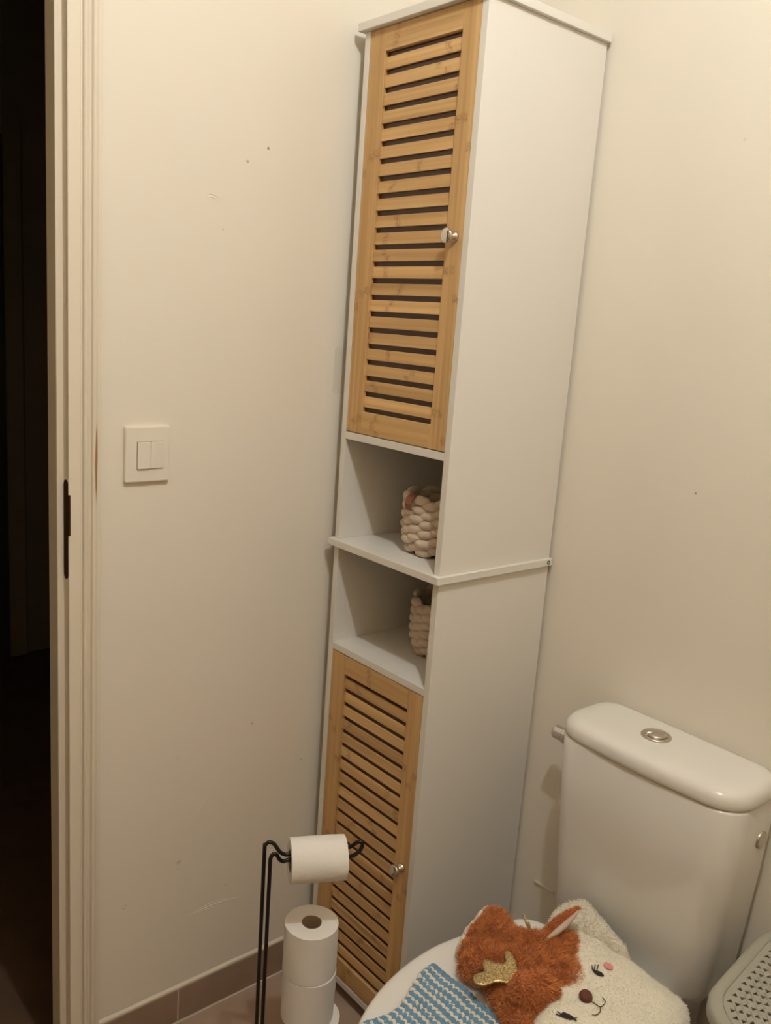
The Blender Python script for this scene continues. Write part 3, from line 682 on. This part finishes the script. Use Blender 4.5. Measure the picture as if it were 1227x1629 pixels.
CREAM = [(0.6133,0.0957),(0.6331,0.1072),(0.6564,0.1100),(0.7244,0.1139),(0.7891,0.1069),(0.8288,0.1072),(0.8457,0.0995),(0.8624,0.0774),(0.8788,0.0263),(0.8767,-0.0438),(0.8336,-0.1036),(0.7692,-0.1364),(0.7320,-0.1489),(0.6965,-0.1153),(0.6539,-0.0124)]
KNIT = [(0.5936,0.0556),(0.5838,0.0879),(0.5814,0.1206),(0.5905,0.1431),(0.6104,0.1538),(0.6370,0.1476),(0.6773,0.1289),(0.7320,0.1089),(0.7203,0.0921),(0.6619,0.0930),(0.6286,0.0670)]
lidz = lambda x_, y_: ZL
cm = pillow(CREAM, lidz, .040, .055, lump=.004)
om = pillow(ORANGE, lidz, .044, .038, lump=.007, freq=34)
km = pillow(KNIT, lidz, .052, .024, lump=.004, freq=60)
cme = cm.copy(); ome = om.copy(); kme = km.copy()
body = link('body', cm, M['cream'], fawn, (.77, -.01, ZL), True); body['label'] = 'cream fleece face and belly'
hood = link('hood', om, M['orange'], fawn, (.63, -.05, ZL), True); hood['label'] = 'orange furry neck and forehead'
back = link('knitted_back', km, M['cream'], fawn, (.64, .11, ZL), True); back['label'] = 'cream curly fleece back edge'
fo = link('fur', fur(ome, 30000, .0115, .0008, (.42, .12, 0), .30), M['orangefur'], hood, (.63, -.05, ZL)); fo['kind'] = 'stuff'
def not_under_hood(P0): return poly_dist(np.array(ORANGE), P0[:, :2]) < -.001
fo = link('fur', fur(cme, 16000, .0032, .0007, (0, 0, 0), .8, .0006, rootmask=not_under_hood), M['creamfur'], body, (.77, -.01, ZL)); fo['kind'] = 'stuff'
fo = link('fur', fur(kme, 9000, .0050, .0010, (0, 0, 0), 1.0, .0012), M['creamfur'], back, (.64, .11, ZL)); fo['kind'] = 'stuff'
# cream hem round the neck opening
hem = [(.5005, .008), (.5100, -.030), (.5215, -.060), (.5450, -.1070)]
hp = [Vector((x_ - .006, y_ + .001, ztop(ome, x_ + .004, y_, ZL + .02))) for x_, y_ in resample(hem, .006, False, 0)]
rings = []
for i, q in enumerate(hp):
    rings.append([q + Vector((-.004, -.001, -.026)), q + Vector((-.003, 0, .000)), q + Vector((.004, .001, .007)), q + Vector((.007, .001, .004)), q + Vector((.003, 0, -.026))])
hm = link('neck_hem', fixn(loft(rings)), M['cream'], fawn, hp[2], True); hm['label'] = 'cream edge of the neck opening'
zs = lambda x_, y_: max(ztop(cme, x_, y_, ZL), ztop(ome, x_, y_, ZL))
# ears
def ear(base, tip, wid, side, name='ear'):
    base, tip, side = Vector(base), Vector(tip), Vector(side).normalized(); ax = tip - base; nn = ax.cross(side).normalized(); rings = []
    for k in range(13):
        t = k / 12; wv = wid * (math.sin(math.pi * min(1, t * .80 + .18)) ** .75) * (1 if k < 12 else .2); th = .0085 * (1 - .35 * t) * (1 if k < 12 else .3)
        c = base + ax * t + nn * (.004 * math.sin(math.pi * t)); rings.append([c + side * wv * math.cos(a) + nn * th * math.sin(a) for a in (2 * math.pi * j / 16 for j in range(16))])
    return fixn(loft(rings)), nn
b0, t0 = Vector((.6215, .010, .470)), Vector((.6500, .0660, .5230)); ax = t0 - b0
back_dir = Vector((-.55, .62, -.56)).normalized(); sd = ax.cross(back_dir).normalized()      # ear opens to the room
if sd.x < 0: sd = -sd
em, en = ear(b0, t0, .0105, sd); eme = em.copy()
er = link('ear', em, M['orange'], fawn, b0, True); er['label'] = 'upright orange ear with a pale inside'
fo = link('fur', fur(eme, 5000, .0040, .0006, (.1, .2, .2), .3, only_up=False, rootmask=lambda P0: ((P0 - np.array(b0)) @ np.array(sd) < .0015)), M['orangefur'], er, b0); fo['kind'] = 'stuff'
rings = []
for k in range(11):
    t = .02 + .90 * k / 10; wv = .0085 * math.sin(math.pi * min(1, t * .80 + .16)) ** .75; c = b0 + ax * t + sd * (.0055 * math.sin(math.pi * min(1, t * .8 + .18)) + .001) - back_dir * .0025
    rings.append([c + sd * (wv * .62) * math.cos(a) - back_dir * (.0062 * (1 - .4 * t)) * math.sin(a) for a in (2 * math.pi * q / 10 for q in range(10))])
el = link('ear_lining', fixn(loft(rings)), M['earin'], er, b0, True); el['label'] = 'pale satin ear lining'
EAR2 = [(0.7183,-0.0624),(0.7075,-0.0654),(0.6936,-0.0811),(0.6809,-0.1033),(0.6755,-0.1232),(0.6785,-0.1392),(0.6873,-0.1464),(0.6995,-0.1448),(0.7105,-0.1370),(0.7184,-0.1258),(0.7219,-0.1093),(0.7224,-0.0889),(0.7254,-0.0766)]
e2 = pillow(EAR2, lambda x_, y_: ztop(ome, x_, y_, ZL + .028) + .006, .030, .014, grid=.004, lump=.002); e2e = e2.copy()
er2 = link('ear', e2, M['orange'], fawn, (.70, -.105, .47), True); er2['label'] = 'floppy orange ear lying over the neck'
fo = link('fur', fur(e2e, 7000, .0085, .0007, (.45, -.15, -.05), .32, only_up=False), M['orangefur'], er2, (.70, -.105, .47)); fo['kind'] = 'stuff'
# antlers
ANT = [(0.6682,-0.1067),(0.6516,-0.0921),(0.6382,-0.0850),(0.6306,-0.0847),(0.6268,-0.0858),(0.6264,-0.0907),(0.6328,-0.0971),(0.6411,-0.1028),(0.6395,-0.1102),(0.6342,-0.1148),(0.6274,-0.1180),(0.6173,-0.1202),(0.6149,-0.1228),(0.6162,-0.1297),(0.6230,-0.1351),(0.6301,-0.1400),(0.6272,-0.1483),(0.6240,-0.1550),(0.6268,-0.1616),(0.6338,-0.1662),(0.6400,-0.1676),(0.6490,-0.1609),(0.6524,-0.1520),(0.6540,-0.1437),(0.6609,-0.1359),(0.6702,-0.1308),(0.6696,-0.1173)]
an = link('antler', flat(ANT, lambda x_, y_: .4850 + .006 * math.sin((y_ + .12) * 35), .0028), M['gold'], fawn, (.64, -.12, .485), True); an['label'] = 'gold glitter antler lying flat'
a2 = [(0, 0), (.010, .004), (.022, .003), (.030, .010), (.034, .020), (.030, .021), (.024, .013), (.016, .012), (.015, .024), (.010, .024), (.008, .013), (.000, .012)]
me = flat(a2, lambda x_, y_: 0, .0025)
B0 = Vector((.597, .016, .452)); uu = Vector((-.62, .30, .05)).normalized(); vv = Vector((-.2, .05, .95)).normalized(); ww = uu.cross(vv)
for v in me.vertices: v.co = B0 + uu * v.co.x * 1.25 + vv * v.co.y * .62 + ww * v.co.z
an2 = link('antler', me, M['gold'], fawn, B0, True); an2['label'] = 'gold glitter antler peeking out behind the neck'
# face
def thread(pts, r, m, name, z=.0022):
    path = smooth_path([(x_, y_, ztop(cme, x_, y_, ZL + .03) + z) for x_, y_ in pts], 5)
    return link(name, tube(path, r, 6), m, fawn, path[0], True)
zc = lambda x_, y_: ztop(cme, x_, y_, ZL + .03)
EYE1 = [(0.7164,0.0189),(0.7228,0.0184),(0.7274,0.0202),(0.7335,0.0217),(0.7412,0.0187),(0.7369,0.0139),(0.7311,0.0122),(0.7234,0.0145)]
EYE2 = [(0.7502,-0.1043),(0.7504,-0.0945),(0.7575,-0.0919),(0.7644,-0.0905),(0.7694,-0.0916),(0.7650,-0.0970),(0.7592,-0.0998),(0.7537,-0.1015)]
def eye(P, lashes):
    c = np.mean(P, 0); q = flat(P, lambda x_, y_: zc(x_, y_) + .0012, .0016, .0015)
    e = link('eye', q, M['thread'], fawn, (c[0], c[1], zc(*c)), False); e['label'] = 'black embroidered closed eye'
    for a, b in lashes:
        path = smooth_path([(x_, y_, zc(x_, y_) + .0026) for x_, y_ in (a, ((a[0] + b[0]) / 2, (a[1] + b[1]) / 2), b)], 3)
        link('eyelash', tube(path, .0008, 6), M['thread'], e, path[0], True)
eye(EYE1, [((.7156, .0297), (.7214, .0195)), ((.7132, .0243), (.7185, .0185)), ((.7195, .0325), (.7250, .0215))])
eye(EYE2, [((.7440, -.1010), (.7510, -.1000)), ((.7455, -.1060), (.7515, -.1030)), ((.7700, -.0875), (.7680, -.0925)), ((.7735, -.0920), (.7690, -.0925))])
ck = [(.7322 + .0085 * math.cos(a), .0414 + .0065 * math.sin(a)) for a in np.linspace(0, 2 * math.pi, 20, endpoint=False)]
c_ = link('cheek', flat(ck, lambda x_, y_: zc(x_, y_) + .0016, .0012, .003, 0), M['pink'], fawn, (.7322, .0414, zc(.7322, .0414)), False); c_['label'] = 'pink felt cheek spot'
nz = zs(.752, -.045)
ns = link('nose', lathe([(.0006, -.006), (.0085, -.004), (.0105, 0), (.0092, .004), (.0055, .0068), (.0006, .0078)], (.7525, -.0440, nz + .005), (.2, -.1, 1), 24, False), M['nosem'], fawn, (.7525, -.044, nz), True); ns['label'] = 'round brown plush nose'
mo = thread([(0.7600,-0.0424),(0.7701,-0.0415),(0.7767,-0.0398),(0.7777,-0.0350),(0.7768,-0.0291),(0.7734,-0.0231),(0.7665,-0.0198)], .0007, M['brthread'], 'mouth_stitch')
thread([(0.7767,-0.0398),(0.7809,-0.0445),(0.7825,-0.0505),(0.7820,-0.0574),(0.7788,-0.0627)], .0007, M['brthread'], 'mouth_stitch')

# ------------------------------------------------------------------ crocheted cloth
cl = tag(empty('crochet_cloth', (.68, -.25, ZL)), 'blue and cream striped crocheted cloth on the front of the toilet lid', 'cloth')
LX = [(-.1519, .5322), (-.1789, .5343), (-.2207, .5552), (-.2544, .5713), (-.2840, .5734), (-.3279, .5631), (-.372, .575)]
def left_x(y_): return float(np.interp(-y_, [-a for a, b in LX], [b for a, b in LX]))
nrow = 16; per = .0137
def lidtop(x_, y_):
    d = float(poly_dist(np.array(d_outline(.0, 0))[:, :2], np.array([[x_, y_]]))[0]); return .4312 if d > .012 else .4312 - .004 * (1 - max(d, 0) / .012) ** 2
def row(y0, x0, x1, col, r, amp, name):
    path = []; n = int((x1 - x0) / .0011)
    for i in range(n + 1):
        x_ = x0 + (x1 - x0) * i / n
        zz = .4330 + r * .9 + .0018 * abs(math.sin(x_ / .0042 * math.pi / 2)) + .0022 * (1 + noise.noise((x_ * 22, y0 * 22, 1)))
        path.append((x_, y0 + amp * math.sin(x_ / .0098 * 2 * math.pi) + .0016 * noise.noise((x_ * 40, y0 * 9, 2)), zz))
    me = tube(path, lambda t: r * (.62 + .55 * abs(math.sin(t * (x1 - x0) / .0049 * math.pi / 2 * 1.0))), 7)
    link(name, me, col, cl, ((x0 + x1) / 2, y0, .434), True)
for k in range(nrow):
    y0 = -.157 - per * k
    x0 = left_x(y0) + .002; x1 = .688 if y0 > -.182 else .80 - .10 * max(0, (-.30 - y0) / .1)
    for j, (dy, mm_, rr) in enumerate(((0, 'blue', .0034), (.0046, 'blue', .0034), (.0092, 'whiteyarn', .0034))):
        row(y0 - dy, x0, x1, M[mm_], rr, .0022, 'crochet_row')
ed = [(left_x(y_), y_, .4350) for y_ in np.linspace(-.153, -.37, 40)]
link('edge_yarn', tube(ed, .0032, 7), M['blue'], cl, ed[0], True)
link('edge_yarn', tube([(x_, -.1525 + .0008 * math.sin(x_ * 500), .4352) for x_ in np.linspace(.533, .688, 50)], .0032, 7), M['blue'], cl, (.6, -.1525, .435), True)

# ------------------------------------------------------------------ laundry bin with a pierced lid
bn = tag(empty('laundry_bin', (1.045, .125, 0)), 'pale grey plastic laundry bin with a woven-look pierced lid', 'laundry bin')
BX, BY, BHX, BHY, BR, ROT = 1.0495, .1500, .163, .158, .080, math.radians(6)
def brot(p):
    x_, y_ = p[0] - BX, p[1] - BY; return Vector((BX + x_ * math.cos(ROT) - y_ * math.sin(ROT), BY + x_ * math.sin(ROT) + y_ * math.cos(ROT), p[2]))
def bsec(ins, z): return [brot(p) for p in rrect(BX, BY, BHX - ins, BHY - ins, max(.01, BR - ins * .8), z, 8)]
LZ = .550
# side body: rounded tapered tub
link('tub', fixn(loft([bsec(.035, 0), bsec(.030, .01), bsec(.008, .515), bsec(.011, .515), bsec(.033, .014)], True)), M['bin'], bn, (BX, BY, .25), True)
# lid: rim
lidb = link('lid', fixn(loft([bsec(.006, .528), bsec(.0015, .528), bsec(0, .530), bsec(.0, .543), bsec(.0025, .5485), bsec(.007, LZ), bsec(.0175, LZ + .0005), bsec(.0190, LZ - .0015), bsec(.0198, LZ - .0035), bsec(.0198, LZ - .006), bsec(.010, LZ - .006)], False)), M['bin'], bn, (BX, BY, LZ), True)
# pierced web: a thin sheet with triangular openings, plus rounded woven ribs
outer = np.array([p[:2] for p in rrect(BX, BY, BHX - .0194, BHY - .0194, BR - .0158, 0, 6)])
holes = []; ribs = []
cw2, ch2 = .0172, .0195
ny = int(2 * (BHY - .03) / cw2); nx = int(2 * (BHX - .03) / ch2)
for i in range(-nx // 2 - 1, nx // 2 + 2):
    for j in range(-ny // 2 - 1, ny // 2 + 2):
        cx_, cy_ = BX + i * ch2, BY + (j + .5 * (i % 2)) * cw2
        for s in (1, -1):
            ox, oy = cx_ + s * .0048, cy_ + s * .0034
            t = np.array([(ox - s * .0038, oy - s * .0042), (ox + s * .0046, oy - s * .0012), (ox - s * .0008, oy + s * .0046)])
            if poly_dist(outer, t).min() > .0035: holes.append(t)
        c0 = np.array([[cx_ - .009, cy_], [cx_ + .009, cy_]])
        if poly_dist(outer, c0).min() > .001: ribs.append((cx_, cy_))
V = [Vector(p) for p in outer]; E_ = [(i, (i + 1) % len(outer)) for i in range(len(outer))]
for h in holes:
    k = len(V); V += [Vector(p) for p in h]; E_ += [(k, k + 1), (k + 1, k + 2), (k + 2, k)]
r_ = geometry.delaunay_2d_cdt(V, E_, [], 1, 1e-7)
vv_ = np.array([tuple(v) for v in r_[0]]); cen = np.array([np.mean([vv_[i] for i in f], 0) for f in r_[2]]); keep = np.ones(len(cen), bool)
for h in holes:
    m_ = h.mean(0); near = np.linalg.norm(cen - m_, axis=1) < .006
    if near.any():
        ii = np.where(near)[0]; keep[ii[poly_dist(h, cen[ii]) > 0]] = False
bm = bmesh.new(); bv = [bm.verts.new(brot((p[0], p[1], LZ - .0035))) for p in vv_]
for f, k in zip(r_[2], keep):
    if k:
        try: bm.faces.new([bv[i] for i in f])
        except ValueError: pass
bmesh.ops.recalc_face_normals(bm, faces=bm.faces)
if sum(f.normal.z for f in bm.faces) < 0: bmesh.ops.reverse_faces(bm, faces=bm.faces)
ex = bmesh.ops.extrude_face_region(bm, geom=list(bm.faces)); bmesh.ops.translate(bm, verts=[g for g in ex['geom'] if isinstance(g, bmesh.types.BMVert)], vec=(0, 0, .0022))
bmesh.ops.recalc_face_normals(bm, faces=bm.faces)
link('pierced_web', mesh_of(bm), M['bin'], lidb, (BX, BY, LZ))
ms = []
for cx_, cy_ in ribs:
    path = [brot((cx_ + a, cy_ + b, LZ - .0025 + c)) for a, b, c in ((-.0092, .0066, -.0014), (-.0048, .0058, .0006), (0, .0, .0012), (.0048, -.0058, .0006), (.0092, -.0066, -.0014))]
    ms.append(tube(smooth_path(path, 2), .0019, 6))
rb = link('woven_ribs', join_meshes(ms), M['bin'], lidb, (BX, BY, LZ), True); rb['kind'] = 'stuff'
